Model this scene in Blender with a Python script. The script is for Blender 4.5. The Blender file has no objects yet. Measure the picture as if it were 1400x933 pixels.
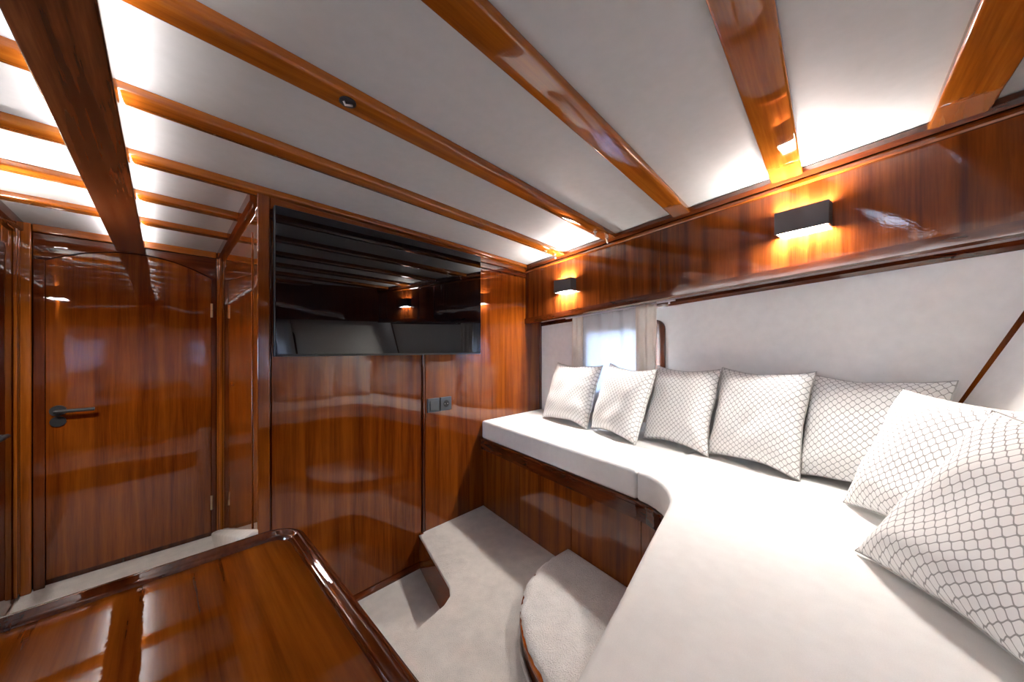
import bpy, bmesh, math, random
from mathutils import Vector, Matrix, noise
random.seed(7)
S = bpy.context.scene
C = S.collection

# ------------------------------------------------------------------ camera, sky, exposure
CAM_Z = 1.235
cam_data = bpy.data.cameras.new('camera')
cam_data.sensor_width = 36.0
cam_data.lens = 457.0 / 1400.0 * 36.0
cam_data.shift_y = 0.0082
cam_data.clip_start = 0.01
cam = bpy.data.objects.new('camera', cam_data)
C.objects.link(cam)
cam.location = (0, 0, CAM_Z)
cam.rotation_euler = (math.radians(90), 0, math.radians(-46.2))
S.camera = cam

w = bpy.data.worlds.new('daylight')
S.world = w
w.use_nodes = True
bg = w.node_tree.nodes['Background']
bg.inputs['Color'].default_value = (0.74, 0.85, 1.0, 1)
bg.inputs['Strength'].default_value = 7.5

S.view_settings.view_transform = 'Standard'
S.view_settings.look = 'None'
S.view_settings.gamma = 1.0
S.view_settings.use_curve_mapping = False
S.view_settings.exposure = 2.65

LAMP_UP = 88.0       # up-lights of the wall lamps
LAMP_DOWN = 142.0
LED_BEAM = 10.0
LAMP_COL = (1.0, 0.97, 0.93)

# ------------------------------------------------------------------ materials
def new_mat(name):
    m = bpy.data.materials.new(name)
    m.use_nodes = True
    return m, m.node_tree, m.node_tree.nodes['Principled BSDF']

def nd(nt, t, **kw):
    n = nt.nodes.new(t)
    for k, v in kw.items():
        setattr(n, k, v)
    return n

def ramp(nt, stops):
    r = nd(nt, 'ShaderNodeValToRGB')
    e = r.color_ramp.elements
    while len(e) < len(stops):
        e.new(0.5)
    for el, (p, c) in zip(e, stops):
        el.position = p
        el.color = (c[0], c[1], c[2], 1)
    return r

def wood(name, axis, dark, mid, light, ribbon=24.0, coat_rough=0.018, wave=0.018, peel=0.003):
    m, nt, b = new_mat(name)
    L = nt.links.new
    tc = nd(nt, 'ShaderNodeTexCoord')
    oi = nd(nt, 'ShaderNodeObjectInfo')
    mp = nd(nt, 'ShaderNodeMapping')
    sc = [1, 1, 1]
    sc['xyz'.index(axis)] = 0.045
    mp.inputs['Scale'].default_value = sc
    L(tc.outputs['Object'], mp.inputs['Vector'])
    mul = nd(nt, 'ShaderNodeMath', operation='MULTIPLY')
    mul.inputs[1].default_value = 37.0
    L(oi.outputs['Random'], mul.inputs[0])
    n1 = nd(nt, 'ShaderNodeTexNoise', noise_dimensions='4D')
    n1.inputs['Scale'].default_value = ribbon
    n1.inputs['Detail'].default_value = 2.0
    n1.inputs['Distortion'].default_value = 0.6
    L(mp.outputs['Vector'], n1.inputs['Vector']); L(mul.outputs[0], n1.inputs['W'])
    n2 = nd(nt, 'ShaderNodeTexNoise', noise_dimensions='4D')
    n2.inputs['Scale'].default_value = 210.0
    n2.inputs['Detail'].default_value = 3.0
    L(mp.outputs['Vector'], n2.inputs['Vector']); L(mul.outputs[0], n2.inputs['W'])
    mx = nd(nt, 'ShaderNodeMath', operation='MULTIPLY_ADD')
    mx.inputs[1].default_value = 0.35
    L(n2.outputs['Fac'], mx.inputs[0])
    sub = nd(nt, 'ShaderNodeMath', operation='SUBTRACT')
    sub.inputs[1].default_value = 0.175
    L(n1.outputs['Fac'], sub.inputs[0]); L(sub.outputs[0], mx.inputs[2])
    r = ramp(nt, [(0.30, dark), (0.5, mid), (0.70, light)])
    L(mx.outputs[0], r.inputs['Fac'])
    L(r.outputs['Color'], b.inputs['Base Color'])
    b.inputs['Roughness'].default_value = 0.42
    b.inputs['Specular IOR Level'].default_value = 0.0
    b.inputs['Coat Weight'].default_value = 1.0
    b.inputs['Coat Roughness'].default_value = coat_rough
    b.inputs['Coat IOR'].default_value = 1.62
    n3 = nd(nt, 'ShaderNodeTexNoise')
    n3.inputs['Scale'].default_value = 5.0
    n3.inputs['Detail'].default_value = 1.0
    L(tc.outputs['Object'], n3.inputs['Vector'])
    b1 = nd(nt, 'ShaderNodeBump')
    b1.inputs['Strength'].default_value = wave
    b1.inputs['Distance'].default_value = 0.05
    L(n3.outputs['Fac'], b1.inputs['Height'])
    n4 = nd(nt, 'ShaderNodeTexNoise')
    n4.inputs['Scale'].default_value = 170.0
    n4.inputs['Detail'].default_value = 1.0
    L(tc.outputs['Object'], n4.inputs['Vector'])
    b2 = nd(nt, 'ShaderNodeBump')
    b2.inputs['Strength'].default_value = peel
    b2.inputs['Distance'].default_value = 0.01
    L(n4.outputs['Fac'], b2.inputs['Height']); L(b1.outputs['Normal'], b2.inputs['Normal'])
    L(b2.outputs['Normal'], b.inputs['Coat Normal'])
    return m

def plain(name, col, rough=0.5, metal=0.0, spec=0.5, coat=0.0):
    m, nt, b = new_mat(name)
    b.inputs['Base Color'].default_value = (*col, 1)
    b.inputs['Roughness'].default_value = rough
    b.inputs['Metallic'].default_value = metal
    b.inputs['Specular IOR Level'].default_value = spec
    b.inputs['Coat Weight'].default_value = coat
    return m

def fabric(name, col, scale=260.0, strength=0.15, big=0.0, rough=0.9, low=0.90, depth=0.004):
    m, nt, b = new_mat(name)
    L = nt.links.new
    tc = nd(nt, 'ShaderNodeTexCoord')
    n = nd(nt, 'ShaderNodeTexNoise')
    n.inputs['Scale'].default_value = scale
    n.inputs['Detail'].default_value = 3
    L(tc.outputs['Object'], n.inputs['Vector'])
    n2 = nd(nt, 'ShaderNodeTexNoise')
    n2.inputs['Scale'].default_value = scale * 0.06
    n2.inputs['Detail'].default_value = 2
    L(tc.outputs['Object'], n2.inputs['Vector'])
    lo = [c * low for c in col]
    r = ramp(nt, [(0.3, lo), (0.7, col)])
    mix = nd(nt, 'ShaderNodeMath', operation='MULTIPLY_ADD')
    mix.inputs[1].default_value = 0.5
    half = nd(nt, 'ShaderNodeMath', operation='MULTIPLY')
    half.inputs[1].default_value = 0.5
    L(n2.outputs['Fac'], half.inputs[0])
    L(n.outputs['Fac'], mix.inputs[0]); L(half.outputs[0], mix.inputs[2])
    L(mix.outputs[0], r.inputs['Fac'])
    L(r.outputs['Color'], b.inputs['Base Color'])
    b.inputs['Roughness'].default_value = rough
    b.inputs['Specular IOR Level'].default_value = 0.2
    bp = nd(nt, 'ShaderNodeBump')
    bp.inputs['Strength'].default_value = strength
    bp.inputs['Distance'].default_value = depth
    L(n.outputs['Fac'], bp.inputs['Height'])
    last = bp
    if big:
        b2 = nd(nt, 'ShaderNodeBump')
        b2.inputs['Strength'].default_value = big
        b2.inputs['Distance'].default_value = 0.02
        L(n2.outputs['Fac'], b2.inputs['Height'])
        L(bp.outputs['Normal'], b2.inputs['Normal'])
        last = b2
    L(last.outputs['Normal'], b.inputs['Normal'])
    return m

def emitter(name, col, strength):
    m, nt, b = new_mat(name)
    b.inputs['Base Color'].default_value = (0.8, 0.8, 0.8, 1)
    b.inputs['Emission Color'].default_value = (*col, 1)
    b.inputs['Emission Strength'].default_value = strength
    return m

SAP_D, SAP_M, SAP_L = (0.0903, 0.0159, 0.0017), (0.1634, 0.0344, 0.0030), (0.2322, 0.0568, 0.0052)
DRK_D, DRK_M, DRK_L = (0.0413, 0.0077, 0.0022), (0.0817, 0.0155, 0.0034), (0.1247, 0.0267, 0.0060)
BEA_D, BEA_M, BEA_L = (0.1462, 0.0335, 0.0034), (0.2408, 0.0619, 0.0060), (0.3268, 0.0989, 0.0112)
M = {
    'wood_z': wood('varnished_mahogany_vertical', 'z', SAP_D, SAP_M, SAP_L),
    'wood_x': wood('varnished_mahogany_across', 'x', SAP_D, SAP_M, SAP_L),
    'wood_y': wood('varnished_mahogany_along', 'y', SAP_D, SAP_M, SAP_L),
    'dark_z': wood('dark_mahogany_vertical', 'z', DRK_D, DRK_M, DRK_L),
    'dark_x': wood('dark_mahogany_across', 'x', DRK_D, DRK_M, DRK_L),
    'dark_y': wood('dark_mahogany_along', 'y', DRK_D, DRK_M, DRK_L),
    'beam_x': wood('golden_mahogany_across', 'x', BEA_D, BEA_M, BEA_L, coat_rough=0.03, wave=0.03),
    'beam_z': wood('golden_mahogany_vertical', 'z', BEA_D, BEA_M, BEA_L),
    'beam_y': wood('brown_mahogany_along', 'y', (0.075, 0.021, 0.007), (0.15, 0.042, 0.013), (0.25, 0.075, 0.022), ribbon=26.0, coat_rough=0.20),
    'table': wood('table_mahogany', 'y', SAP_D, (0.18, 0.042, 0.0035), (0.26, 0.07, 0.007), ribbon=20.0, wave=0.015),
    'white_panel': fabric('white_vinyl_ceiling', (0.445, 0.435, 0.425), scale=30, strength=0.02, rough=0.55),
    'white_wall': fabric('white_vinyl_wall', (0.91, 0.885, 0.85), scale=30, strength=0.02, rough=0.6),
    'cushion': fabric('cream_upholstery', (0.78, 0.765, 0.74), scale=500, strength=0.08),
    'carpet': fabric('cream_carpet', (0.82, 0.755, 0.69), scale=300, strength=1.0, big=0.3, low=0.76, depth=0.010),
    'shag': fabric('pale_shag_carpet', (0.88, 0.83, 0.785), scale=230, strength=1.0, big=0.5, low=0.76, depth=0.012),
    'black': plain('black_metal', (0.012, 0.012, 0.014), 0.45),
    'lamp_grey': plain('anthracite_metal', (0.045, 0.045, 0.05), 0.5),
    'switch': plain('grey_plastic', (0.055, 0.065, 0.075), 0.45),
    'hole': plain('dark_recess', (0.004, 0.004, 0.004), 0.6),
    'brass': plain('brass', (0.60, 0.50, 0.32), 0.3, 1.0),
    'steel': plain('steel', (0.55, 0.53, 0.50), 0.3, 1.0),
    'rail_white': plain('white_plastic', (0.75, 0.75, 0.78), 0.4),
    'screen': plain('screen_glass', (0.0016, 0.0017, 0.0030), 0.015, spec=0.65),
    'bezel': plain('screen_bezel', (0.01, 0.01, 0.012), 0.3),
    'drape': fabric('beige_drape', (0.95, 0.86, 0.75), scale=350, strength=0.3),
    'lamp_up': emitter('lamp_led_up', LAMP_COL, LAMP_UP),
    'lamp_down': emitter('lamp_led_down', LAMP_COL, LAMP_DOWN),
    'led': emitter('beam_led', (0.97, 0.98, 1.0), LED_BEAM),
}

def sheer_mat():
    m, nt, b = new_mat('sheer_voile')
    L = nt.links.new
    tr = nd(nt, 'ShaderNodeBsdfTranslucent'); tr.inputs['Color'].default_value = (0.42, 0.46, 0.52, 1)
    df = nd(nt, 'ShaderNodeBsdfDiffuse'); df.inputs['Color'].default_value = (0.93, 0.91, 0.89, 1)
    tp = nd(nt, 'ShaderNodeBsdfTransparent')
    m1 = nd(nt, 'ShaderNodeMixShader'); m1.inputs[0].default_value = 0.68
    m2 = nd(nt, 'ShaderNodeMixShader'); m2.inputs[0].default_value = 0.02
    L(tr.outputs[0], m1.inputs[1]); L(df.outputs[0], m1.inputs[2])
    L(m1.outputs[0], m2.inputs[1]); L(tp.outputs[0], m2.inputs[2])
    L(m2.outputs[0], nt.nodes['Material Output'].inputs['Surface'])
    return m
M['sheer'] = sheer_mat()

def glass_mat():
    m, nt, b = new_mat('window_glass')
    L = nt.links.new
    tp = nd(nt, 'ShaderNodeBsdfTransparent'); tp.inputs['Color'].default_value = (0.93, 0.96, 1, 1)
    gl = nd(nt, 'ShaderNodeBsdfGlossy'); gl.inputs['Roughness'].default_value = 0.02
    mx = nd(nt, 'ShaderNodeMixShader'); mx.inputs[0].default_value = 0.07
    L(tp.outputs[0], mx.inputs[1]); L(gl.outputs[0], mx.inputs[2])
    L(mx.outputs[0], nt.nodes['Material Output'].inputs['Surface'])
    return m
M['glass'] = glass_mat()

def pillow_mat():
    """off-white cotton with a woven grey ogee lattice (UV in metres)"""
    m, nt, b = new_mat('lattice_cotton')
    L = nt.links.new
    uv = nd(nt, 'ShaderNodeUVMap')
    sp = nd(nt, 'ShaderNodeSeparateXYZ')
    L(uv.outputs['UV'], sp.inputs[0])
    def mth(op, a, bb=None, c=None):
        n = nd(nt, 'ShaderNodeMath', operation=op)
        for i, x in enumerate((a, bb, c)):
            if x is None: continue
            if isinstance(x, (int, float)): n.inputs[i].default_value = x
            else: L(x, n.inputs[i])
        return n.outputs[0]
    CW, CH = 0.0265, 0.025          # period of two cells across, one cell pair up
    U = mth('MULTIPLY', sp.outputs['Y'], 2 * math.pi / CW)
    V = mth('MULTIPLY', sp.outputs['X'], 2 * math.pi / CH)
    cv = mth('MULTIPLY', mth('MINIMUM', mth('MAXIMUM', mth('MULTIPLY', mth('COSINE', V), 1.06), -1.0), 1.0), math.pi / 2 * 0.97)
    def dist(x):                   # distance to the nearest multiple of 2 pi
        p = mth('PINGPONG', x, math.pi)
        return p
    d1 = dist(mth('SUBTRACT', U, cv))
    d2 = dist(mth('ADD', mth('SUBTRACT', U, math.pi), cv))
    d = mth('MINIMUM', d1, d2)
    line = nd(nt, 'ShaderNodeMapRange', interpolation_type='SMOOTHSTEP')
    line.inputs['From Min'].default_value = 0.24
    line.inputs['From Max'].default_value = 0.58
    line.inputs['To Min'].default_value = 1.0
    line.inputs['To Max'].default_value = 0.0
    L(d, line.inputs['Value'])
    mix = nd(nt, 'ShaderNodeMix', data_type='RGBA')
    mix.inputs['A'].default_value = (0.80, 0.78, 0.755, 1)
    mix.inputs['B'].default_value = (0.33, 0.315, 0.30, 1)
    L(line.outputs[0], mix.inputs['Factor'])
    L(mix.outputs['Result'], b.inputs['Base Color'])
    b.inputs['Roughness'].default_value = 0.85
    b.inputs['Specular IOR Level'].default_value = 0.2
    bp = nd(nt, 'ShaderNodeBump')
    bp.inputs['Strength'].default_value = 0.25
    bp.inputs['Distance'].default_value = 0.002
    bp.invert = True
    L(line.outputs[0], bp.inputs['Height'])
    L(bp.outputs['Normal'], b.inputs['Normal'])
    return m
M['pillow'] = pillow_mat()

# ------------------------------------------------------------------ builders
def root_loc(p):
    v = Vector((0, 0, 0))
    while p is not None:
        v += p.location
        p = p.parent
    return v

def obj(name, bm, mat, parent=None, bevel=0.0, seg=2, smooth=False, local=False):
    """bm holds world coordinates (unless local); becomes ONE mesh object"""
    bmesh.ops.recalc_face_normals(bm, faces=bm.faces)
    if parent is not None and not local:
        bmesh.ops.translate(bm, verts=bm.verts, vec=-root_loc(parent))
    me = bpy.data.meshes.new(name)
    bm.to_mesh(me); bm.free()
    me.materials.append(M[mat] if isinstance(mat, str) else mat)
    o = bpy.data.objects.new(name, me)
    C.objects.link(o)
    o.parent = parent
    if smooth or bevel:
        for p in me.polygons: p.use_smooth = True
    if bevel:
        b = o.modifiers.new('bevel', 'BEVEL')
        b.width = bevel; b.segments = seg; b.limit_method = 'ANGLE'; b.angle_limit = math.radians(35)
        b.harden_normals = True
    return o

def tag(o, label, cat, group=None):
    o['label'] = label; o['category'] = cat
    if group: o['group'] = group
    return o

def thing(name, label, cat, loc=(0, 0, 0), group=None, rot=(0, 0, 0)):
    o = bpy.data.objects.new(name, None)
    C.objects.link(o)
    o.empty_display_size = 0.05
    o.location = loc
    o.rotation_euler = rot
    return tag(o, label, cat, group)

def struct(o):
    o['kind'] = 'structure'
    return o

def struct_root(name, loc=(0, 0, 0)):
    o = bpy.data.objects.new(name, None)
    C.objects.link(o)
    o.empty_display_size = 0.05
    o.location = loc
    return struct(o)

def bx(bm, x0, x1, y0, y1, z0, z1):
    v = [bm.verts.new((x, y, z)) for x in (x0, x1) for y in (y0, y1) for z in (z0, z1)]
    for f in ((0, 1, 3, 2), (4, 6, 7, 5), (0, 4, 5, 1), (2, 3, 7, 6), (0, 2, 6, 4), (1, 5, 7, 3)):
        bm.faces.new([v[i] for i in f])
    return bm

def box(*a):
    return bx(bmesh.new(), *a)

def prism(poly, z0, z1, bm=None):
    bm = bm or bmesh.new()
    f0 = z0 if callable(z0) else (lambda x, y: z0)
    f1 = z1 if callable(z1) else (lambda x, y: z1)
    lo = [bm.verts.new((x, y, f0(x, y))) for x, y in poly]
    hi = [bm.verts.new((x, y, f1(x, y))) for x, y in poly]
    n = len(poly)
    bm.faces.new(lo); bm.faces.new(hi)
    for i in range(n):
        j = (i + 1) % n
        bm.faces.new((lo[i], lo[j], hi[j], hi[i]))
    return bm

def prism_y(poly, y0, y1):
    """polygon in x,z extruded along y"""
    bm = bmesh.new()
    a = [bm.verts.new((x, y0, z)) for x, z in poly]
    b = [bm.verts.new((x, y1, z)) for x, z in poly]
    n = len(poly)
    bm.faces.new(a); bm.faces.new(b)
    for i in range(n):
        j = (i + 1) % n
        bm.faces.new((a[i], a[j], b[j], b[i]))
    return bm

def sweep(pts, prof, closed=False, bm=None):
    """profile (left-normal, z) carried along a polyline with mitred corners"""
    bm = bm or bmesh.new()
    P = [Vector(p) for p in pts]
    n = len(P)
    rings = []
    for i, p in enumerate(P):
        a = P[i - 1] if (i > 0 or closed) else None
        b = P[(i + 1) % n] if (i < n - 1 or closed) else None
        d1 = (p - a) if a is not None else (b - p)
        d2 = (b - p) if b is not None else (p - a)
        d1 = Vector((d1.x, d1.y)).normalized(); d2 = Vector((d2.x, d2.y)).normalized()
        n1 = Vector((-d1.y, d1.x)); n2 = Vector((-d2.y, d2.x))
        nn = (n1 + n2)
        nn.normalize()
        k = 1.0 / max(0.4, nn.dot(n1))
        rings.append([bm.verts.new((p.x + nn.x * k * q, p.y + nn.y * k * q, p.z + h)) for q, h in prof])
    m = len(prof)
    for i in range(n if closed else n - 1):
        r0, r1 = rings[i], rings[(i + 1) % n]
        for j in range(m):
            k = (j + 1) % m
            bm.faces.new((r0[j], r0[k], r1[k], r1[j]))
    if not closed:
        bm.faces.new(rings[0]); bm.faces.new(rings[-1])
    return bm

def rrect(w0, w1, h0, h1, r, seg=3):
    """rounded rectangle profile"""
    out = []
    for cx, cy, a0 in ((w1 - r, h1 - r, 0), (w0 + r, h1 - r, 90), (w0 + r, h0 + r, 180), (w1 - r, h0 + r, 270)):
        for k in range(seg + 1):
            a = math.radians(a0 + 90 * k / seg)
            out.append((cx + r * math.cos(a), cy + r * math.sin(a)))
    return out

def tube(pts, r, seg=10, bm=None):
    bm = bm or bmesh.new()
    P = [Vector(p) for p in pts]
    rings = []
    for i, p in enumerate(P):
        t = (P[min(i + 1, len(P) - 1)] - P[max(i - 1, 0)]).normalized()
        ref = Vector((0, 0, 1)) if abs(t.z) < 0.9 else Vector((1, 0, 0))
        u = t.cross(ref).normalized(); v = t.cross(u)
        rr = r[i] if isinstance(r, (list, tuple)) else r
        rings.append([bm.verts.new(p + (u * math.cos(2 * math.pi * k / seg) + v * math.sin(2 * math.pi * k / seg)) * rr) for k in range(seg)])
    for a, b in zip(rings, rings[1:]):
        for k in range(seg):
            bm.faces.new((a[k], a[(k + 1) % seg], b[(k + 1) % seg], b[k]))
    bm.faces.new(rings[0]); bm.faces.new(rings[-1])
    return bm

def offset_line(pts, d):
    """open 2-D polyline moved to its left by d"""
    out = []
    n = len(pts)
    for i in range(n):
        p = Vector(pts[i])
        d1 = (p - Vector(pts[i - 1])).normalized() if i > 0 else None
        d2 = (Vector(pts[i + 1]) - p).normalized() if i < n - 1 else None
        d1 = d1 or d2; d2 = d2 or d1
        nn = Vector((-d1.y - d2.y, d1.x + d2.x)).normalized()
        k = 1.0 / max(0.5, nn.dot(Vector((-d1.y, d1.x))))
        out.append((p.x + nn.x * d * k, p.y + nn.y * d * k))
    return out

CX = -0.12                                     # the boat's centre line
def mir(p):
    return (2 * CX - p[0],) + tuple(p[1:])

# ------------------------------------------------------------------ plan of the cabin
Y_TV, Y_DOOR = 1.70, 2.95
X_REC_R, X_REC_L = 0.266, -0.506
Z_PLAT, Z_SEAT = 0.19, 0.76
def hull(y): return 1.816 + 0.176 * y          # white side wall
def face(y): return 1.621 + 0.176 * y          # face of the overhead locker
def ceil_z(x, y): return 1.901 - 0.005 * (x - CX) ** 2 + 0.014 * (0.9 - y)
def lock_b(y): return CAM_Z + 0.202 + 0.0505 * (1.70 - y)      # underside of the locker
def corner_y(z): return -0.175 - 0.41 * (z - Z_SEAT)
ST = Vector((-0.94, -0.342))                   # direction of the stern facet
HD = Vector((0.1733, 0.9849))                  # direction of the hull, towards the bow

# ------------------------------------------------------------------ floor, platform
bm = prism([(-2.45, 0.9), (2.2, 0.9), (2.2, 3.0), (-2.45, 3.0)], -0.05, 0.0)
floor = struct(obj('floor', bm, 'carpet'))
# carpeted wedge running up beside the passage wall
bm = bmesh.new()
y0, y1, xr, xl = 1.66, 2.94, X_REC_R - 0.002, X_REC_R - 0.05
vs = [bm.verts.new(p) for p in ((xl, y0, 0), (xr, y0, 0), (xr, y1, 0), (xl, y1, 0), (xl, y0, 0.50), (xr, y0, 0.52), (xr, y1, 0.04), (xl, y1, 0.03))]
for f in ((0, 1, 2, 3), (4, 5, 6, 7), (0, 1, 5, 4), (1, 2, 6, 5), (2, 3, 7, 6), (3, 0, 4, 7)):
    bm.faces.new([vs[i] for i in f])
obj('carpet_ramp', bm, 'carpet', floor, bevel=0.01)

edge = [(1.015, 1.695), (0.945, 1.44), (0.885, 1.215), (0.855, 1.165), (0.80, 1.135), (0.66, 1.112), (0.50, 1.10)]
edge_full = edge + [mir(p) for p in reversed(edge)]
plat_poly = edge_full + [(-2.45, 1.695), (-2.45, -1.6), (2.2, -1.6), (2.2, 1.695)]
bm = prism(plat_poly, -0.05, Z_PLAT - 0.018)
plat = struct(obj('floor_platform', bm, 'dark_z'))
lip = offset_line(edge_full, -0.014)
lip = [(x, min(y, 1.693)) for x, y in lip]
def carpet_top(poly_edge):
    poly = poly_edge + [(-2.44, 1.693), (-2.44, -1.58), (2.19, -1.58), (2.19, 1.693)]
    return prism(poly, Z_PLAT - 0.0175, Z_PLAT)
obj('carpet', carpet_top(lip), 'carpet', plat, bevel=0.008, seg=3)
# wooden riser board and its little corner batten
rb = offset_line(edge[:4], -0.008)
bm = sweep([(x, y, 0.0) for x, y in rb], [(-0.004, 0.005), (0.004, 0.005), (0.004, Z_PLAT - 0.02), (-0.004, Z_PLAT - 0.02)])
obj('riser_board', bm, 'wood_x', plat)
obj('corner_batten', box(1.0, 1.022, 1.672, 1.69, 0.0, Z_PLAT + 0.004), 'dark_z', plat, bevel=0.003)

# ------------------------------------------------------------------ forward bulkhead with the television
wf = struct(obj('wall_front', box(X_REC_R + 0.006, 2.25, Y_TV, Y_TV + 0.04, 0.0, 1.96), 'dark_z'))
obj('panel', box(0.312, 1.016, Y_TV - 0.010, Y_TV, 0.03, 1.775), 'wood_z', wf, bevel=0.003)
obj('panel', box(1.043, 2.13, Y_TV - 0.010, Y_TV, 0.03, 1.775), 'wood_z', wf, bevel=0.003)
obj('seam_moulding', box(1.024, 1.038, Y_TV - 0.016, Y_TV, 0.03, 1.775), 'dark_z', wf, bevel=0.004)
obj('post', box(X_REC_R - 0.004, 0.304, Y_TV - 0.028, Y_TV + 0.02, 0.0, 1.875), 'wood_z', wf, bevel=0.005)
obj('top_rail', box(0.306, 1.93, Y_TV - 0.014, Y_TV, 1.783, 1.815), 'dark_x', wf, bevel=0.003)
obj('top_rail', box(0.306, 1.93, Y_TV - 0.019, Y_TV, 1.818, 1.875), 'wood_x', wf, bevel=0.004)
obj('corner_post', box(2.075, 2.11, Y_TV - 0.02, Y_TV, 0.6, 1.44), 'dark_z', wf, bevel=0.003)
bb = struct(obj('baseboard_front', sweep([(X_REC_R, Y_TV, 0), (1.015, Y_TV, 0)], [(0, 0), (-0.022, 0), (-0.022, 0.012), (-0.012, 0.026), (0, 0.03)]), 'dark_x'))
bm = box(-2.45, X_REC_L - 0.006, Y_TV, Y_TV + 0.04, 0.0, 1.96)
struct(obj('wall_front_left', bm, 'wood_z'))

# ------------------------------------------------------------------ passage to the door
wr = struct(obj('wall_passage_right', box(X_REC_R, X_REC_R + 0.03, Y_TV + 0.04, Y_DOOR + 0.03, 0.0, 1.96), 'wood_z'))
obj('panel', box(X_REC_R - 0.004, X_REC_R, 1.80, 2.80, 0.05, 1.74), 'wood_z', wr, bevel=0.002)
def crown(y0, y1, x, side):
    return sweep([(x, y, ceil_z(x, y)) for y in (y0, (y0 + y1) / 2, y1)],
                 [(0, 0), (0, -0.065), (side * 0.010, -0.065), (side * 0.010, -0.05), (side * 0.022, -0.042), (side * 0.022, 0)])
obj('crown_moulding', crown(1.72, Y_DOOR, X_REC_R, 1), 'dark_y', wr)
for dy, ww in ((2.865, 0.014), (2.90, 0.010)):
    obj('corner_bead', box(X_REC_R - 0.016, X_REC_R, dy, dy + ww * 1.6, 0.02, 1.83), 'beam_z', wr, bevel=0.004)
obj('plug', tube([(X_REC_R - 0.004, 2.38, 1.045), (X_REC_R - 0.012, 2.38, 1.045)], 0.011, 14), 'wood_z', wr)

wl = struct(obj('wall_passage_left', box(X_REC_L - 0.03, X_REC_L, Y_TV + 0.04, Y_DOOR + 0.03, 0.0, 1.96), 'wood_z'))
obj('crown_moulding', crown(1.72, Y_DOOR, X_REC_L, -1), 'dark_y', wl)
for dy in (2.865, 2.905):
    obj('corner_bead', box(X_REC_L, X_REC_L + 0.013, dy, dy + 0.02, 0.02, 1.83), 'beam_z', wl, bevel=0.004)
d2 = struct_root('door_2', (X_REC_L, 2.45, 0))
dl = obj('door_leaf', box(X_REC_L, X_REC_L + 0.006, 2.12, 2.80, 0.05, 1.72), 'dark_z', d2, bevel=0.002)
hb = tube([(X_REC_L + 0.006, 2.50, 0.87), (X_REC_L + 0.014, 2.50, 0.87)], 0.027, 20)
tube([(X_REC_L + 0.014, 2.50, 0.87), (X_REC_L + 0.05, 2.50, 0.87)], 0.009, 12, hb)
tube([(X_REC_L + 0.05, 2.51, 0.87), (X_REC_L + 0.05, 2.39, 0.87)], 0.009, 12, hb)
obj('door_handle', hb, 'black', dl, smooth=True)

# end wall and door
wb = struct(obj('wall_back', box(-0.55, 0.30, Y_DOOR + 0.02, Y_DOOR + 0.05, 0.0, 1.96), 'dark_z'))
d1 = struct_root('door_1', (-0.10, Y_DOOR, 0))
XL, XR = -0.424, 0.219
def arch(x, lo=1.70, hi=1.795):
    t = (x - (XL + XR) / 2) / ((XR - XL) / 2)
    return hi - (hi - lo) * t * t
N = 20
xs = [XL + (XR - XL) * i / N for i in range(N + 1)]
leaf = obj('door_leaf', prism_y([(XL + 0.002, 0.035)] + [(XR - 0.002, 0.035)] + [(x, arch(x) - 0.003) for x in reversed(xs)], Y_DOOR - 0.004, Y_DOOR + 0.02), 'wood_z', d1, bevel=0.002)
obj('header', prism_y([(x, arch(x)) for x in xs] + [(XR + 0.022, arch(XR)), (XR + 0.022, 1.832), (XL - 0.036, 1.832), (XL - 0.036, arch(XL))], Y_DOOR - 0.012, Y_DOOR + 0.02), 'dark_x', d1, bevel=0.002)
obj('jamb', box(XL - 0.036, XL, Y_DOOR - 0.012, Y_DOOR + 0.02, 0.0, arch(XL)), 'dark_z', d1, bevel=0.003)
obj('jamb', box(XR, XR + 0.022, Y_DOOR - 0.012, Y_DOOR + 0.02, 0.0, arch(XR)), 'dark_z', d1, bevel=0.003)
obj('architrave', box(XL - 0.074, XL - 0.038, Y_DOOR - 0.03, Y_DOOR + 0.02, 0.0, 1.88), 'beam_z', d1, bevel=0.006)
obj('architrave', box(XR + 0.024, X_REC_R - 0.002, Y_DOOR - 0.03, Y_DOOR + 0.02, 0.0, 1.88), 'beam_z', d1, bevel=0.005)
obj('architrave', box(XL - 0.036, XR + 0.022, Y_DOOR - 0.03, Y_DOOR + 0.02, 1.834, 1.885), 'beam_x', d1, bevel=0.006)
hx, hz = -0.384, 0.912
hb = tube([(hx, Y_DOOR - 0.004, hz), (hx, Y_DOOR - 0.014, hz)], 0.028, 24)
tube([(hx, Y_DOOR - 0.012, hz), (hx, Y_DOOR - 0.05, hz)], 0.010, 14, hb)
tube([(hx - 0.008, Y_DOOR - 0.05, hz), (hx + 0.06, Y_DOOR - 0.052, hz), (hx + 0.125, Y_DOOR - 0.05, hz)], 0.0095, 14, hb)
obj('door_handle', hb, 'black', leaf, smooth=False)
hb = tube([(hx, Y_DOOR - 0.004, hz - 0.057), (hx, Y_DOOR - 0.013, hz - 0.057)], 0.027, 24)
obj('keyhole_plate', hb, 'black', leaf)
for z in (1.49, 0.23):
    hb = tube([(XR, Y_DOOR - 0.012, z - 0.045), (XR, Y_DOOR - 0.012, z - 0.001)], 0.006, 12)
    tube([(XR, Y_DOOR - 0.012, z + 0.001), (XR, Y_DOOR - 0.012, z + 0.045)], 0.006, 12, hb)
    obj('hinge', hb, 'brass', leaf, smooth=False)

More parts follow.
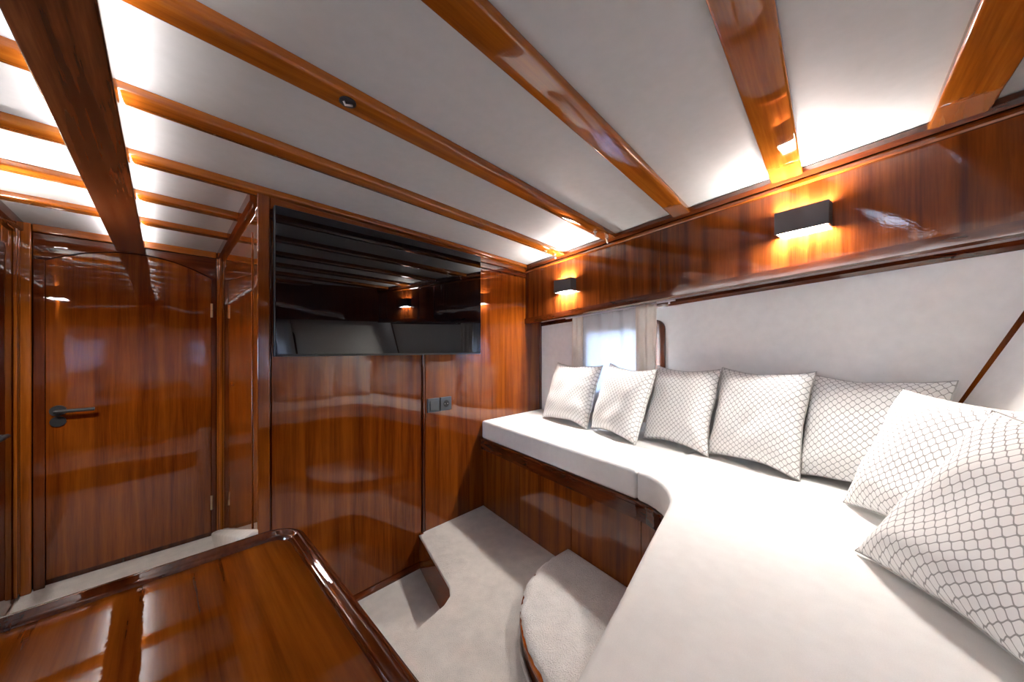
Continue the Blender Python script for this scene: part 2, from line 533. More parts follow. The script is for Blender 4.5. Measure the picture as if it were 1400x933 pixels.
# ------------------------------------------------------------------ ceiling: deck, panels, battens, king plank
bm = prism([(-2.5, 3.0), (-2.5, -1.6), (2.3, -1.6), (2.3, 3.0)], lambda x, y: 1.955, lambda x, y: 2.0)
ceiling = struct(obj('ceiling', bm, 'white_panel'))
beam_y = [2.455, 2.07, 1.685, 1.298, 0.912, 0.515, 0.125, -0.255, -0.64]
beam_w = [0.070, 0.070, 0.070, 0.072, 0.074, 0.078, 0.095, 0.108, 0.108]
BD = 0.024
def span(y):
    if y > Y_TV + 0.03: return X_REC_L, X_REC_R
    xr = face(y) - 0.012 if y > -0.42 else face(-0.42) - 0.012 + (y + 0.42) / 0.342 * 0.94
    return 2 * CX - xr, xr
bounds = [2.95] + beam_y + [-1.05]
for i in range(len(bounds) - 1):
    ya, yb = bounds[i], bounds[i + 1]
    ym = yb if (ya > Y_TV + 0.03 and yb > Y_TV - 0.1) else ya
    if ya > Y_TV + 0.03 and yb <= Y_TV + 0.03: ym = ya; yb = Y_TV - 0.01
    elif i > 0 and bounds[i] == 1.685: ya = Y_TV - 0.01; ym = 1.6
    xl, xr = span(ym)
    xl, xr = xl - (0.03 if ym < 1.7 else 0), xr + (0.03 if ym < 1.7 else 0)
    bm = bmesh.new()
    n = 24
    g = [[[bm.verts.new((xl + (xr - xl) * k / n, y, ceil_z(xl + (xr - xl) * k / n, y) + dz)) for dz in (0, 0.01)] for k in range(n + 1)] for y in (ya, yb)]
    for k in range(n):
        for q in (0, 1):
            bm.faces.new((g[0][k][q], g[0][k + 1][q], g[1][k + 1][q], g[1][k][q]))
        bm.faces.new((g[0][k][0], g[0][k + 1][0], g[0][k + 1][1], g[0][k][1]))
        bm.faces.new((g[1][k][0], g[1][k + 1][0], g[1][k + 1][1], g[1][k][1]))
    for k in (0, n):
        bm.faces.new((g[0][k][0], g[1][k][0], g[1][k][1], g[0][k][1]))
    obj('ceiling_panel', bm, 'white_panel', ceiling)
beams = []
for y, wd in zip(beam_y, beam_w):
    xl, xr = span(y)
    n = 20
    pts = [(xl + (xr - xl) * k / n, y, ceil_z(xl + (xr - xl) * k / n, y)) for k in range(n + 1)]
    bm = sweep(pts, rrect(-wd / 2, wd / 2, -BD, 0.004, 0.007))
    beams.append(obj('beam', bm, 'beam_x', ceiling, smooth=False))
    for p in beams[-1].data.polygons: p.use_smooth = len(p.vertices) == 4
KX0, KX1 = -0.187, -0.073
kz0, kz1 = 1.795, 1.872
# rebated upper half: the shelves carry the light strips
KS = 1.840
bm = prism_y([(KX0, kz0), (KX1, kz0), (KX1, KS), (KX1 - 0.016, KS), (KX1 - 0.016, kz1 + 0.006), (KX0 + 0.016, kz1 + 0.006), (KX0 + 0.016, KS), (KX0, KS)], -0.95, Y_DOOR - 0.012)
kb = obj('centre_beam', bm, 'beam_y', ceiling, bevel=0.004)
for x0 in (KX0 + 0.003, KX1 - 0.013):
    obj('light_strip', box(x0, x0 + 0.010, -0.9, Y_DOOR - 0.03, KS - 0.001, KS + 0.003), 'led', kb)

# ------------------------------------------------------------------ side walls and stern
def planar_wall(name, to3d, outer, hole, mat, parent=None):
    """flat wall with an opening; to3d maps (s, z) to a point"""
    bm = bmesh.new()
    edges = []
    for loop in ([outer] + ([hole] if hole else [])):
        vs = [bm.verts.new(to3d(s, z)) for s, z in loop]
        for i in range(len(vs)):
            edges.append(bm.edges.new((vs[i], vs[(i + 1) % len(vs)])))
    bmesh.ops.triangle_fill(bm, use_beauty=True, use_dissolve=False, edges=edges)
    return obj(name, bm, mat, parent)

def round_rect(s0, s1, z0, z1, r, seg=6):
    out = []
    for cx, cy, a0 in ((s1 - r, z1 - r, 0), (s0 + r, z1 - r, 90), (s0 + r, z0 + r, 180), (s1 - r, z0 + r, 270)):
        for k in range(seg + 1):
            a = math.radians(a0 + 90 * k / seg)
            out.append((cx + r * math.cos(a), cy + r * math.sin(a)))
    return out

def ring_frame(name, to3d, nrm, o, i, t0, t1, mat, parent):
    """window frame between two loops of equal length, from depth t0 to t1 along nrm"""
    bm = bmesh.new()
    nrm = Vector(nrm)
    L4 = []
    for loop in (o, i):
        for t in (t0, t1):
            L4.append([bm.verts.new(Vector(to3d(s, z)) + nrm * t) for s, z in loop])
    n = len(o)
    oo0, oo1, ii0, ii1 = L4
    for k in range(n):
        j = (k + 1) % n
        bm.faces.new((oo0[k], oo0[j], oo1[j], oo1[k]))
        bm.faces.new((ii0[k], ii0[j], ii1[j], ii1[k]))
        bm.faces.new((oo0[k], oo0[j], ii0[j], ii0[k]))
        bm.faces.new((oo1[k], oo1[j], ii1[j], ii1[k]))
    return obj(name, bm, mat, parent, bevel=0.004)

n_win = 0
def window(to3d, nrm, so, zo, si, zi):
    """nrm points into the cabin"""
    global n_win
    n_win += 1
    c = Vector(to3d((so[0] + so[1]) / 2, zo[0]))
    root = struct_root('window_%d' % n_win, c)
    o = round_rect(so[0], so[1], zo[0], zo[1], 0.055)
    i = round_rect(si[0], si[1], zi[0], zi[1], 0.035)
    ring_frame('window_frame', to3d, nrm, o, i, -0.035, 0.026, 'dark_z', root)
    bm = bmesh.new()
    nv = Vector(nrm)
    f0 = [bm.verts.new(Vector(to3d(s, z)) + nv * -0.026) for s, z in i]
    f1 = [bm.verts.new(Vector(to3d(s, z)) + nv * -0.020) for s, z in i]
    bm.faces.new(f0); bm.faces.new(f1)
    for k in range(len(i)):
        j = (k + 1) % len(i)
        bm.faces.new((f0[k], f0[j], f1[j], f1[k]))
    obj('pane', bm, 'glass', root)
    return root

Z0, Z1 = 0.19, 1.60
for side in (1, -1):
    def h3(s, z, side=side):                   # s is the y position on the hull
        x = hull(s)
        return (x if side > 0 else 2 * CX - x, s, z)
    out = [(1.70, Z0), (corner_y(Z_SEAT), Z0), (corner_y(Z_SEAT), Z_SEAT), (corner_y(Z1), Z1), (1.70, Z1)]
    hole = round_rect(0.725, 1.20, 0.955, 1.345, 0.04)
    wall = struct(planar_wall('wall_right' if side > 0 else 'wall_left', h3, out, hole, 'white_wall'))
    sm = wall.modifiers.new('thickness', 'SOLIDIFY'); sm.thickness = 0.03; sm.offset = 0
    nrm = (-0.9849 * side, 0.1733, 0)
    window(h3, nrm, (0.662, 1.262), (0.90, 1.402), (0.735, 1.19), (0.965, 1.335))
    # stern facet, leaning aft
    c0 = Vector((hull(corner_y(Z_SEAT)), corner_y(Z_SEAT)))
    length = (c0.x - CX) / 0.94
    def s3(s, z, side=side):
        zz = max(z, Z_SEAT)
        c = Vector((hull(corner_y(zz)), corner_y(zz)))
        p = c + ST * s
        x = p.x
        if s >= length - 1e-6: x = CX
        return (x if side > 0 else 2 * CX - x, p.y, z)
    out = [(0, Z0), (length, Z0), (length, Z_SEAT), (length, Z1), (0, Z1), (0, Z_SEAT)]
    lower = struct(planar_wall('wall_stern_base' , s3, [(0, Z0), (length, Z0), (length, Z_SEAT), (0, Z_SEAT)], None, 'white_wall'))
    hole = round_rect(1.05, 1.57, 0.965, 1.37, 0.04)
    wall = struct(planar_wall('wall_stern', s3, [(0, Z_SEAT), (length, Z_SEAT), (length, Z1), (0, Z1)], hole, 'white_wall'))
    sm = wall.modifiers.new('thickness', 'SOLIDIFY'); sm.thickness = 0.02; sm.offset = 0
    a = Vector(s3(0.2, 0.8)); b = Vector(s3(0.8, 0.8)); c = Vector(s3(0.2, 1.4))
    nn = (b - a).cross(c - a).normalized()
    if nn.y < 0: nn = -nn
    window(s3, nn, (0.99, 1.63), (0.905, 1.43), (1.06, 1.56), (0.975, 1.36))
    # wooden strip covering the corner
    p0, p1 = Vector(s3(0.0, Z_SEAT - 0.02)), Vector(s3(0.0, 1.58))
    d = (p1 - p0)
    bm = bmesh.new()
    nv = Vector((-0.75 * side, 0.66, 0.15)); tv = Vector((0.66 * side, 0.75, 0))
    rings = []
    for p in (p0, p1):
        rings.append([bm.verts.new(p + nv * a_ + tv * b_) for a_, b_ in ((-0.02, -0.028), (0.012, -0.028), (0.02, -0.018), (0.02, 0.018), (0.012, 0.028), (-0.02, 0.028))])
    for k in range(6):
        bm.faces.new((rings[0][k], rings[0][(k + 1) % 6], rings[1][(k + 1) % 6], rings[1][k]))
    bm.faces.new(rings[0]); bm.faces.new(rings[1])
    struct(obj('trim_%d' % (1 if side > 0 else 2), bm, 'wood_z'))

# ------------------------------------------------------------------ overhead lockers
FC = Vector((face(-0.428), -0.428))
def locker(side, label):
    S_ = (lambda p: p) if side > 0 else (lambda p: mir(p))
    t = thing('overhead_locker', label, 'locker', (S_((face(0.64), 0.64))[0], 0.64, lock_b(0.64)))
    ya, yb = 1.698, -0.428
    poly = [S_((face(ya) + 0.004, ya)), S_((hull(ya) + 0.02, ya)), S_((face(yb) + 0.082, yb - 0.2256)), S_((face(yb) + 0.004, yb))]
    obj('body', prism(poly, lambda x, y: lock_b(y) + 0.012, lambda x, y: ceil_z(x, y) + 0.01), 'dark_y', t)
    for y0, y1 in ((0.625, 1.66), (-0.42, 0.622)):
        q = [S_((face(y0) - 0.004, y0)), S_((face(y1) - 0.004, y1)), S_((face(y1) + 0.004, y1)), S_((face(y0) + 0.004, y0))]
        obj('face_panel', prism(q, lambda x, y: lock_b(y) + 0.028, lambda x, y: ceil_z(x, y) - 0.05), 'lock_z', t)
    def rail(name, prof, zf, mat, y0=ya, y1=yb):
        n = 6
        pts = []
        for k in range(n + 1):
            y = y0 + (y1 - y0) * k / n
            x = face(y)
            pts.append(S_((x, y, zf(x, y))))
        pr = [(q * side, h) for q, h in prof]      # +q is out of the locker, into the cabin
        obj(name, sweep(pts, [(-q, h) for q, h in pr]), mat, t)
    rail('crown', [(-0.01, -0.003), (0.030, -0.003), (0.030, -0.020), (0.020, -0.034), (-0.01, -0.034)], lambda x, y: ceil_z(x, y), 'dark_y')
    rail('bead', [(-0.002, -0.056), (0.013, -0.056), (0.018, -0.051), (0.018, -0.043), (0.013, -0.036), (-0.002, -0.036)], lambda x, y: ceil_z(x, y), 'wood_y')
    rail('bottom_rail', [(-0.03, -0.012), (0.010, -0.012), (0.018, -0.004), (0.018, 0.030), (-0.03, 0.030)], lambda x, y: lock_b(y), 'satin_y')
    # cover strip where the underside meets the white wall
    pts = []
    for k in range(7):
        y = ya + (yb - 0.05 - ya) * k / 6
        pts.append(S_((hull(y), y, lock_b(y) + 0.012)))
    obj('wall_strip', sweep(pts, [(0.0, 0.004), (0.028 * -side, 0.004), (0.028 * -side, -0.016), (0.016 * -side, -0.030), (0.0, -0.030)]), 'dark_y', t)
    if side > 0:
        obj('end_stile', prism([(face(1.66) - 0.006, 1.662), (face(1.695) - 0.008, 1.695), (face(1.695) + 0.006, 1.695), (face(1.66) + 0.006, 1.662)], lambda x, y: lock_b(y) + 0.028, lambda x, y: ceil_z(x, y) - 0.05), 'dark_z', t)
    return t
M['satin_y'] = wood('satin_mahogany_along', 'y', DRK_D, DRK_M, DRK_L, coat_rough=0.07)
M['lock_z'] = wood('locker_mahogany', 'z', (0.060, 0.011, 0.002), (0.115, 0.024, 0.004), (0.18, 0.042, 0.007), ribbon=26, wave=0.05, peel=0.012)
locker(1, 'long varnished mahogany overhead locker above the curtained window')
locker(-1, 'long varnished mahogany overhead locker along the opposite hull side')
# stern lockers
for side in (1, -1):
    S_ = (lambda p: p) if side > 0 else (lambda p: mir(p))
    L_ = (FC.x - CX) / 0.94
    a = FC; b = FC + ST * L_
    back = Vector((0.342, -0.94)) * 0.24
    poly = [S_((a.x, a.y)), S_((CX, b.y)), S_((CX, b.y + back.y)), S_((a.x + back.x, a.y + back.y))]
    t = thing('stern_locker', 'varnished mahogany overhead locker across the stern, %s half' % ('starboard' if side > 0 else 'port'), 'locker', (S_(((a.x + CX) / 2, 0))[0], (a.y + b.y) / 2, 1.55))
    obj('body', prism(poly, 1.555, lambda x, y: 1.93), 'lock_z', t)
    pts = [S_((a.x, a.y, 1.545)), S_((CX, b.y, 1.545))]
    obj('bottom_rail', sweep(pts, [(-0.03, 0), (0.018, 0), (0.018, 0.03), (-0.03, 0.03)]), 'dark_x', t)

# ------------------------------------------------------------------ wall lamps
def wall_lamp(pos, yaw, label, width=0.152, h=0.082, dep=0.05):
    """pos: middle of the lamp on the wall; local -y points into the cabin"""
    t = thing('wall_lamp', label, 'lamp', pos, 'black up and down wall lamps', (0, 0, yaw))
    bm = bmesh.new()
    wl = 0.006
    bx(bm, -width / 2, width / 2, -dep, -dep + wl, -h / 2, h / 2)
    bx(bm, -width / 2, -width / 2 + wl, -dep + wl, 0.004, -h / 2, h / 2)
    bx(bm, width / 2 - wl, width / 2, -dep + wl, 0.004, -h / 2, h / 2)
    bx(bm, -width / 2 + wl, width / 2 - wl, -dep + wl, 0.004, -h / 2 + 0.010, h / 2 - 0.010)
    obj('housing', bm, 'lamp_grey', t, local=True)
    for s, mt in ((1, 'lamp_up'), (-1, 'lamp_down')):
        z0 = s * (h / 2 - 0.010)
        z1 = s * (h / 2 - 0.006)
        obj('light_panel', box(-width / 2 + 0.008, width / 2 - 0.008, -dep + 0.008, 0.0, min(z0, z1), max(z0, z1)), mt, t, local=True)
    return t
hy = math.atan2(-HD.y, -HD.x)                  # local x runs aft along the hull
wall_lamp((face(1.258) - 0.004, 1.258, CAM_Z + 0.416), hy, 'small black wall lamp on the locker above the curtained window')
wall_lamp((face(0.075) - 0.004, 0.075, CAM_Z + 0.472), hy, 'black wall lamp on the locker above the plain white wall')
for y, z, wh in ((1.258, 0.416, 'near the bulkhead'), (0.075, 0.472, 'near the stern')):  # unseen mirrored pair, added to help light the cabin
    wall_lamp((2 * CX - face(y) + 0.004, y, CAM_Z + z), math.pi - hy, 'unseen black wall lamp added on the opposite hull locker, ' + wh)
wall_lamp((X_REC_L, 2.08, 1.62), math.pi / 2, 'black wall lamp on the left wall of the door passage')

# ------------------------------------------------------------------ television, switch, socket
tv = thing('television', 'large flat black television hung on the mahogany bulkhead', 'television', (0.856, 1.634, 1.205), rot=(0, 0, math.radians(-1.6)))
TW, TH = 1.085, 0.622
obj('housing', box(-TW / 2, TW / 2, -0.004, 0.026, 0, TH), 'bezel', tv, local=True, bevel=0.003)
obj('screen', box(-TW / 2 + 0.004, TW / 2 - 0.004, -0.0062, -0.0035, 0.010, TH - 0.004), 'screen', tv, local=True)
obj('wall_bracket', box(-0.2, 0.2, 0.024, 0.049, 0.15, 0.45), 'black', tv, local=True)

def plate_thing(name, label, cat, x):
    t = thing(name, label, cat, (x, Y_TV - 0.010, 0.909))
    obj('plate', box(-0.040, 0.040, -0.011, 0.0, -0.040, 0.040), 'switch', t, local=True, bevel=0.003)
    return t
t = plate_thing('light_switch', 'grey square light switch on the bulkhead under the television', 'switch', 1.092)
obj('rocker', box(-0.026, 0.026, -0.016, -0.010, -0.027, 0.027), 'switch', t, local=True, bevel=0.002)
t = plate_thing('power_socket', 'grey square power socket with round recess beside the light switch', 'socket', 1.178)
obj('recess', tube([(0, -0.0105, 0), (0, -0.0125, 0)], 0.021, 24), 'hole', t, local=True)
rg = bmesh.new()
for k in range(24):
    a0, a1 = 2 * math.pi * k / 24, 2 * math.pi * (k + 1) / 24
    q = [rg.verts.new((r * math.cos(a), -0.0135, r * math.sin(a))) for r, a in ((0.021, a0), (0.024, a0), (0.024, a1), (0.021, a1))]
    rg.faces.new(q)
obj('rim', rg, 'switch', t, local=True)
pn = tube([(-0.0095, -0.012, 0), (-0.0095, -0.015, 0)], 0.003, 10)
tube([(0.0095, -0.012, 0), (0.0095, -0.015, 0)], 0.003, 10, pn)
obj('contacts', pn, 'steel', t, local=True)

# ------------------------------------------------------------------ built-in sofa
front = [(1.469, 1.694), (1.374, 1.124), (1.279, 0.554), (1.266, 0.508), (1.246, 0.470), (1.219, 0.436), (1.184, 0.408), (1.145, 0.387), (1.106, 0.371), (1.06, 0.361), (1.006, 0.353), (0.841, 0.330), (0.63, 0.298), (0.414, 0.268), (0.15, 0.240), (CX, 0.232)]
def back_line(off, z):
    """inner face of the walls from bow to stern centre, moved into the cabin by off"""
    cy = corner_y(z)
    c = Vector((hull(cy), cy))
    e = c + ST * ((c.x - CX) / 0.94)
    pts = [(hull(1.694), 1.694), (c.x, c.y), (CX, e.y)]
    return offset_line(pts, -off)
base_front = offset_line(front, 0.026)
base_front[0] = (base_front[0][0], 1.694); base_front[-1] = (CX, base_front[-1][1])
sofa = thing('built_in_sofa', 'built-in mahogany sofa base under the cream seat cushions', 'sofa', (1.4, 1.0, Z_PLAT))
bk = back_line(0.02, Z_SEAT - 0.1)
whole = base_front + list(reversed(bk))
fullpoly = base_front + [mir(p) for p in reversed(base_front[:-1])] + [mir(p) for p in bk[:-1]] + [bk[-1]] + list(reversed(bk[:-1]))
obj('base', prism(fullpoly, Z_PLAT - 0.01, 0.64), 'dark_z', sofa)
# front panels with fine joints
pf = offset_line(front, 0.020)
def along(pts, t0, t1):
    """piece of a polyline between two arc lengths"""
    out = []; s = 0
    for a, b in zip(pts, pts[1:]):
        a = Vector(a); b = Vector(b); l = (b - a).length
        lo, hi = max(t0, s), min(t1, s + l)
        if hi > lo + 1e-6:
            p, q = a + (b - a) * ((lo - s) / l), a + (b - a) * ((hi - s) / l)
            if not out: out.append((p.x, p.y))
            out.append((q.x, q.y))
        s += l
    return out
cuts = [0.0, 0.40, 0.80, 1.17, 1.62, 2.1, 2.6]
for a, b in zip(cuts, cuts[1:]):
    seg = along(pf, a + 0.0015, b - 0.0015)
    obj('front_panel', sweep([(x, y, 0) for x, y in seg], [(-0.006, Z_PLAT), (0.004, Z_PLAT), (0.004, 0.57), (-0.006, 0.57)]), 'wood_z', sofa)
rl = [(x, y, 0.565) for x, y in offset_line(front, 0.006)]
obj('rail', sweep(rl, [(0.02, 0), (0.004, 0), (-0.004, 0.005), (-0.010, 0.010), (-0.010, 0.062), (-0.014, 0.066), (-0.014, 0.076), (-0.008, 0.080), (0.02, 0.080)][::-1]), 'dark_y', sofa)

# seat cushions
cb = back_line(0.018, Z_SEAT)
seamF, seamB = (1.279, 0.554), (hull(0.43) - 0.018, 0.43)
def cushion(poly, label, name='seat_cushion'):
    o = obj(name, prism(poly, 0.645, Z_SEAT), 'cushion', None, bevel=0.013, seg=4)
    return tag(o, label, 'cushion')
cushion([(1.469, 1.688), front[1], (1.2795, 0.556), (seamB[0], 0.432), (hull(1.688) - 0.018, 1.688)], 'straight cream seat cushion along the hull, ending at the bulkhead')
tail = [(hull(corner_y(Z_SEAT)) - 0.03, corner_y(Z_SEAT) + 0.014)]
c_st = back_line(0.018, Z_SEAT)
c_st[2] = (CX, c_st[2][1])
cushion(front[2:] + [c_st[2], c_st[1], (seamB[0], 0.429)], 'wide cream corner seat cushion with a curved front edge')
cushion([mir(p) for p in front[2:]] + [mir(c_st[2]), mir(c_st[1]), mir((seamB[0], 0.429))], 'wide cream corner seat cushion on the port side of the stern')
cushion([mir(p) for p in [(1.469, 1.688), front[1], (1.2795, 0.556), (seamB[0], 0.432), (hull(1.688) - 0.018, 1.688)]], 'straight cream seat cushion along the opposite hull side')

# ------------------------------------------------------------------ round carpeted step
stp = thing('corner_step', 'rounded wooden step with pale shag carpet in the sofa corner', 'step', (1.05, 0.65, Z_PLAT))
SC, SR = Vector((1.20, 0.48)), 0.452
def step_poly(r, rough=0.0, grow=0.0):
    """curved outer edge, from the hull side round to the stern side of the sofa"""
    pts = []
    n = 60
    for k in range(n + 1):
        a = math.radians(82 + (202 - 82) * k / n)
        rr = r + (noise.noise(Vector((k * 0.55, 3.1, 0))) * rough if rough else 0) + grow * max(0.0, 1 - 1.8 * k / n)
        pts.append((SC.x + rr * math.cos(a), SC.y + rr * math.sin(a)))
    return pts
def step_full(r, rough=0.0, grow=0.0):
    a = step_poly(r, rough, grow)
    against = offset_line(front, 0.0165)          # just touching the sofa's front panels
    top_y = a[0][1] - 0.006
    back = [q for q in reversed(against) if q[0] > a[-1][0] + 0.02 and q[1] < top_y - 0.02]
    p0, p1 = Vector(against[1]), Vector(against[2])
    t = (top_y - p0.y) / (p1.y - p0.y)
    last = p0 + (p1 - p0) * t
    return a + back + [(last.x, last.y)]
obj('riser', prism(step_full(SR - 0.006), Z_PLAT - 0.002, 0.262), 'dark_z', stp)
obj('nosing', sweep([(x, y, 0.246) for x, y in step_poly(SR - 0.003)], [(0.004, 0), (-0.006, 0), (-0.008, 0.009), (-0.006, 0.018), (0.004, 0.018)]), 'wood_x', stp)
# carpet: a thick uneven mat
pl = step_full(SR - 0.004, 0.014, 0.012)
bm = bmesh.new()
cx_, cy_ = 1.06, 0.64
top_rings = []
NR = 14
for r in range(NR + 1):
    f = 1 - (r / NR)
    ring = []
    for i, (x, y) in enumerate(pl):
        px, py = cx_ + (x - cx_) * f, cy_ + (y - cy_) * f
        e = min(1.0, (1 - f) * 22)
        z = 0.268 + 0.014 * math.sqrt(e) + 0.006 * noise.noise(Vector((px * 18, py * 18, 0))) + 0.003 * noise.noise(Vector((px * 60, py * 60, 5)))
        ring.append((px, py, z))
    top_rings.append(ring)
n = len(pl)
V = [[bm.verts.new(p) for p in ring] for ring in top_rings[:-1]]
cv = bm.verts.new((cx_, cy_, 0.283))
lo = [bm.verts.new((x, y, 0.258)) for x, y in pl]
for a, b in zip([lo] + V, V):
    for i in range(n):
        j = (i + 1) % n
        bm.faces.new((a[i], a[j], b[j], b[i]))
for i in range(n):
    bm.faces.new((V[-1][i], V[-1][(i + 1) % n], cv))
bm.faces.new(lo)
obj('carpet', bm, 'shag', stp, smooth=True)
# floor welt that follows the foot of the step
obj('foot_welt', sweep([(x, y, Z_PLAT) for x, y in step_poly(SR + 0.004)[20:]], rrect(-0.006, 0.004, -0.001, 0.012, 0.004)), 'carpet', stp)

# ------------------------------------------------------------------ pillows
def make_pillow(W, H, T, seed):
    bm = bmesh.new()
    uvl = bm.loops.layers.uv.new('UVMap')
    n = 34
    def pt(s, t, side):
        x = s * W / 2 * (1 - 0.105 * (1 - t * t) ** 1.0 * abs(s) ** 1.5)
        z = t * H / 2 * (1 - 0.125 * (1 - s * s) ** 1.0 * abs(t) ** 1.5)
        e = max(0.0, (1 - s ** 4)) * max(0.0, (1 - t ** 4))
        y = T / 2 * e ** 0.62
        edge = 1 - max(abs(s), abs(t))
        ang = math.atan2(t, s)
        wr = noise.noise(Vector((s * 2.2 + seed, t * 2.2, side * 3 + seed))) * 0.010
        wr += noise.noise(Vector((ang * 4.5 + seed * 2, (1 - edge) * 1.2, side))) * 0.008 * (max(abs(s), abs(t)) ** 2)
        wr *= min(1.0, edge * 6)
        z += 0.006 * noise.noise(Vector((s * 1.5, seed, 4.0)))
        x += 0.006 * noise.noise(Vector((t * 1.5, seed, 9.0)))
        return Vector((x, -side * (y + wr), z + H / 2))
    par = lambda i: math.sin((2.0 * i / n - 1) * math.pi / 2) * 0.55 + (2.0 * i / n - 1) * 0.45
    for side in (1, -1):
        g = [[bm.verts.new(pt(par(i), par(j), side)) for j in range(n + 1)] for i in range(n + 1)]
        for i in range(n):
            for j in range(n):
                q = [(i, j), (i + 1, j), (i + 1, j + 1), (i, j + 1)]
                if side < 0: q = q[::-1]
                f = bm.faces.new([g[a][b] for a, b in q])
                for lp, (a, b) in zip(f.loops, q):
                    lp[uvl].uv = (par(a) * W / 2 * 1.05 + 2 + seed * 0.01, par(b) * H / 2 * 1.05 + 2)
    bmesh.ops.remove_doubles(bm, verts=bm.verts, dist=0.0004)
    me = bpy.data.meshes.new('pillow')
    bm.to_mesh(me); bm.free()
    for p in me.polygons: p.use_smooth = True
    me.materials.append(M['pillow'])
    # seam cord
    sb = bmesh.new()
    loop = []
    for k in range(25): loop.append((-1 + 2 * k / 24, -1))
    for k in range(1, 25): loop.append((1, -1 + 2 * k / 24))
    for k in range(1, 25): loop.append((1 - 2 * k / 24, 1))
    for k in range(1, 24): loop.append((-1, 1 - 2 * k / 24))
    P = [pt(s, t, 1) for s, t in loop]
    c = Vector((0, 0, H / 2))
    rings = []
    for i, p in enumerate(P):
        tt = (P[(i + 1) % len(P)] - P[i - 1]).normalized()
        o = tt.cross(Vector((0, 1, 0))).normalized()
        rings.append([sb.verts.new(p + (o * math.cos(a) + Vector((0, 1, 0)) * math.sin(a)) * 0.0022) for a in (0, 1.57, 3.14, 4.71)])
    for i in range(len(rings)):
        a, b = rings[i], rings[(i + 1) % len(rings)]
        for k in range(4):
            sb.faces.new((a[k], a[(k + 1) % 4], b[(k + 1) % 4], b[k]))
    sm = bpy.data.meshes.new('seam')
    bmesh.ops.recalc_face_normals(sb, faces=sb.faces)
    sb.to_mesh(sm); sb.free()
    sm.materials.append(M['seam'])
    return me, sm
M['seam'] = plain('seam_cord', (0.42, 0.40, 0.38), 0.9)

def pillow(bl, dirn, W, H, T, lean, label, seed, roll=0.0):
    d = Vector(dirn).normalized()
    c = Vector(bl) + d * W / 2
    me, sm = make_pillow(W, H, T, seed)
    o = bpy.data.objects.new('throw_pillow', None)
    C.objects.link(o)
    o.empty_display_size = 0.05
    o.location = (c.x, c.y, Z_SEAT + 0.004)
    o.rotation_euler = (-math.radians(lean), math.radians(roll), math.atan2(d.y, d.x))
    tag(o, label, 'pillow', 'lattice patterned throw pillows on the sofa')
    b = bpy.data.objects.new('cover', me); C.objects.link(b); b.parent = o
    s = bpy.data.objects.new('seam', sm); C.objects.link(s); s.parent = o
    return o
pillow((1.825, 1.455), (-0.227, -0.974), 0.42, 0.40, 0.135, 20, 'white lattice pillow at the bulkhead end of the sofa', 1)
pillow((1.745, 1.03), (-0.36, -0.933), 0.345, 0.40, 0.14, 19, 'white lattice pillow turned slightly aside, second from the bulkhead', 2, 3)
pillow((1.755, 0.725), (-0.30, -0.954), 0.345, 0.40, 0.13, 17, 'white lattice pillow beside the window frame, third from the bulkhead', 3)
pillow((1.694, 0.412), (-0.34, -0.94), 0.350, 0.405, 0.13, 17, 'white lattice pillow fourth from the bulkhead, before the plain wall', 4)
pillow((1.648, 0.112), (-0.26, -0.966), 0.365, 0.40, 0.125, 20, 'white lattice pillow fifth from the bulkhead, half hidden against the wall corner', 5)
pillow((1.455, -0.025), (-0.82, -0.57), 0.42, 0.385, 0.135, 24, 'white lattice pillow sixth from the bulkhead, leaning in the stern corner', 6)
pillow((1.110, -0.038), (-0.86, -0.51), 0.45, 0.415, 0.14, 36, 'white lattice pillow farthest from the bulkhead, leaning against the stern', 7)

# ------------------------------------------------------------------ window curtains
def drape(name, y0, y1, off, z0, z1, amp, waves, mat, label, seed, gather=0.0, taper=0.0):
    nx, nz = int(waves * 12), 22
    bm = bmesh.new()
    g = []
    nrm = Vector((-0.9849, 0.1733))
    for i in range(nx + 1):
        col = []
        u = i / nx
        for j in range(nz + 1):
            v = j / nz
            yc = (y0 + y1) / 2
            hw = (y1 - y0) / 2 * (1 + taper * (1 - v))
            y = yc + (2 * u - 1) * hw
            ph = u * waves * 2 * math.pi + seed + 0.8 * noise.noise(Vector((u * 3, v * 1.2, seed)))
            a = amp * (0.55 + 0.45 * (1 - v)) * (1 + 0.5 * noise.noise(Vector((u * 4, seed, 2))))
            if v > 0.86: a += gather * math.sin(u * waves * 5.2 * math.pi) * (v - 0.86) / 0.14
            q = off + a * math.sin(ph)
            zt = z1(y) if callable(z1) else z1
            p = Vector((hull(y), y)) + nrm * q
            col.append(bm.verts.new((p.x, p.y, z0 + (zt - z0) * v)))
        g.append(col)
    for i in range(nx):
        for j in range(nz):
            bm.faces.new((g[i][j], g[i + 1][j], g[i + 1][j + 1], g[i][j + 1]))
    o = obj(name, bm, mat, None, smooth=True)
    m = o.modifiers.new('thickness', 'SOLIDIFY'); m.thickness = 0.0012
    return tag(o, label, 'curtain')
top = lambda y: lock_b(y) + 0.008
drape('curtain', 1.215, 1.312, 0.052, 0.82, top, 0.011, 2.2, 'drape', 'narrow beige drape on the bulkhead side of the window', 1.0, 0.004, 0.10)
drape('curtain', 0.682, 0.818, 0.066, 0.82, top, 0.012, 2.4, 'drape', 'narrow beige drape beside the wooden window frame', 2.3, 0.004, -0.05)
drape('sheer_curtain', 0.800, 1.222, 0.046, 0.82, top, 0.007, 5.0, 'sheer', 'white sheer curtain glowing over the small window', 0.4, 0.006)
bm = sweep([(hull(y) - 0.058, y, lock_b(y) - 0.001) for y in (1.38, 1.0, 0.60)], [(-0.008, 0), (0.008, 0), (0.008, 0.012), (-0.008, 0.012)])
cr = thing('curtain_rail', 'thin white curtain rail under the overhead locker', 'rail', (hull(1.0) - 0.058, 1.0, lock_b(1.0)))
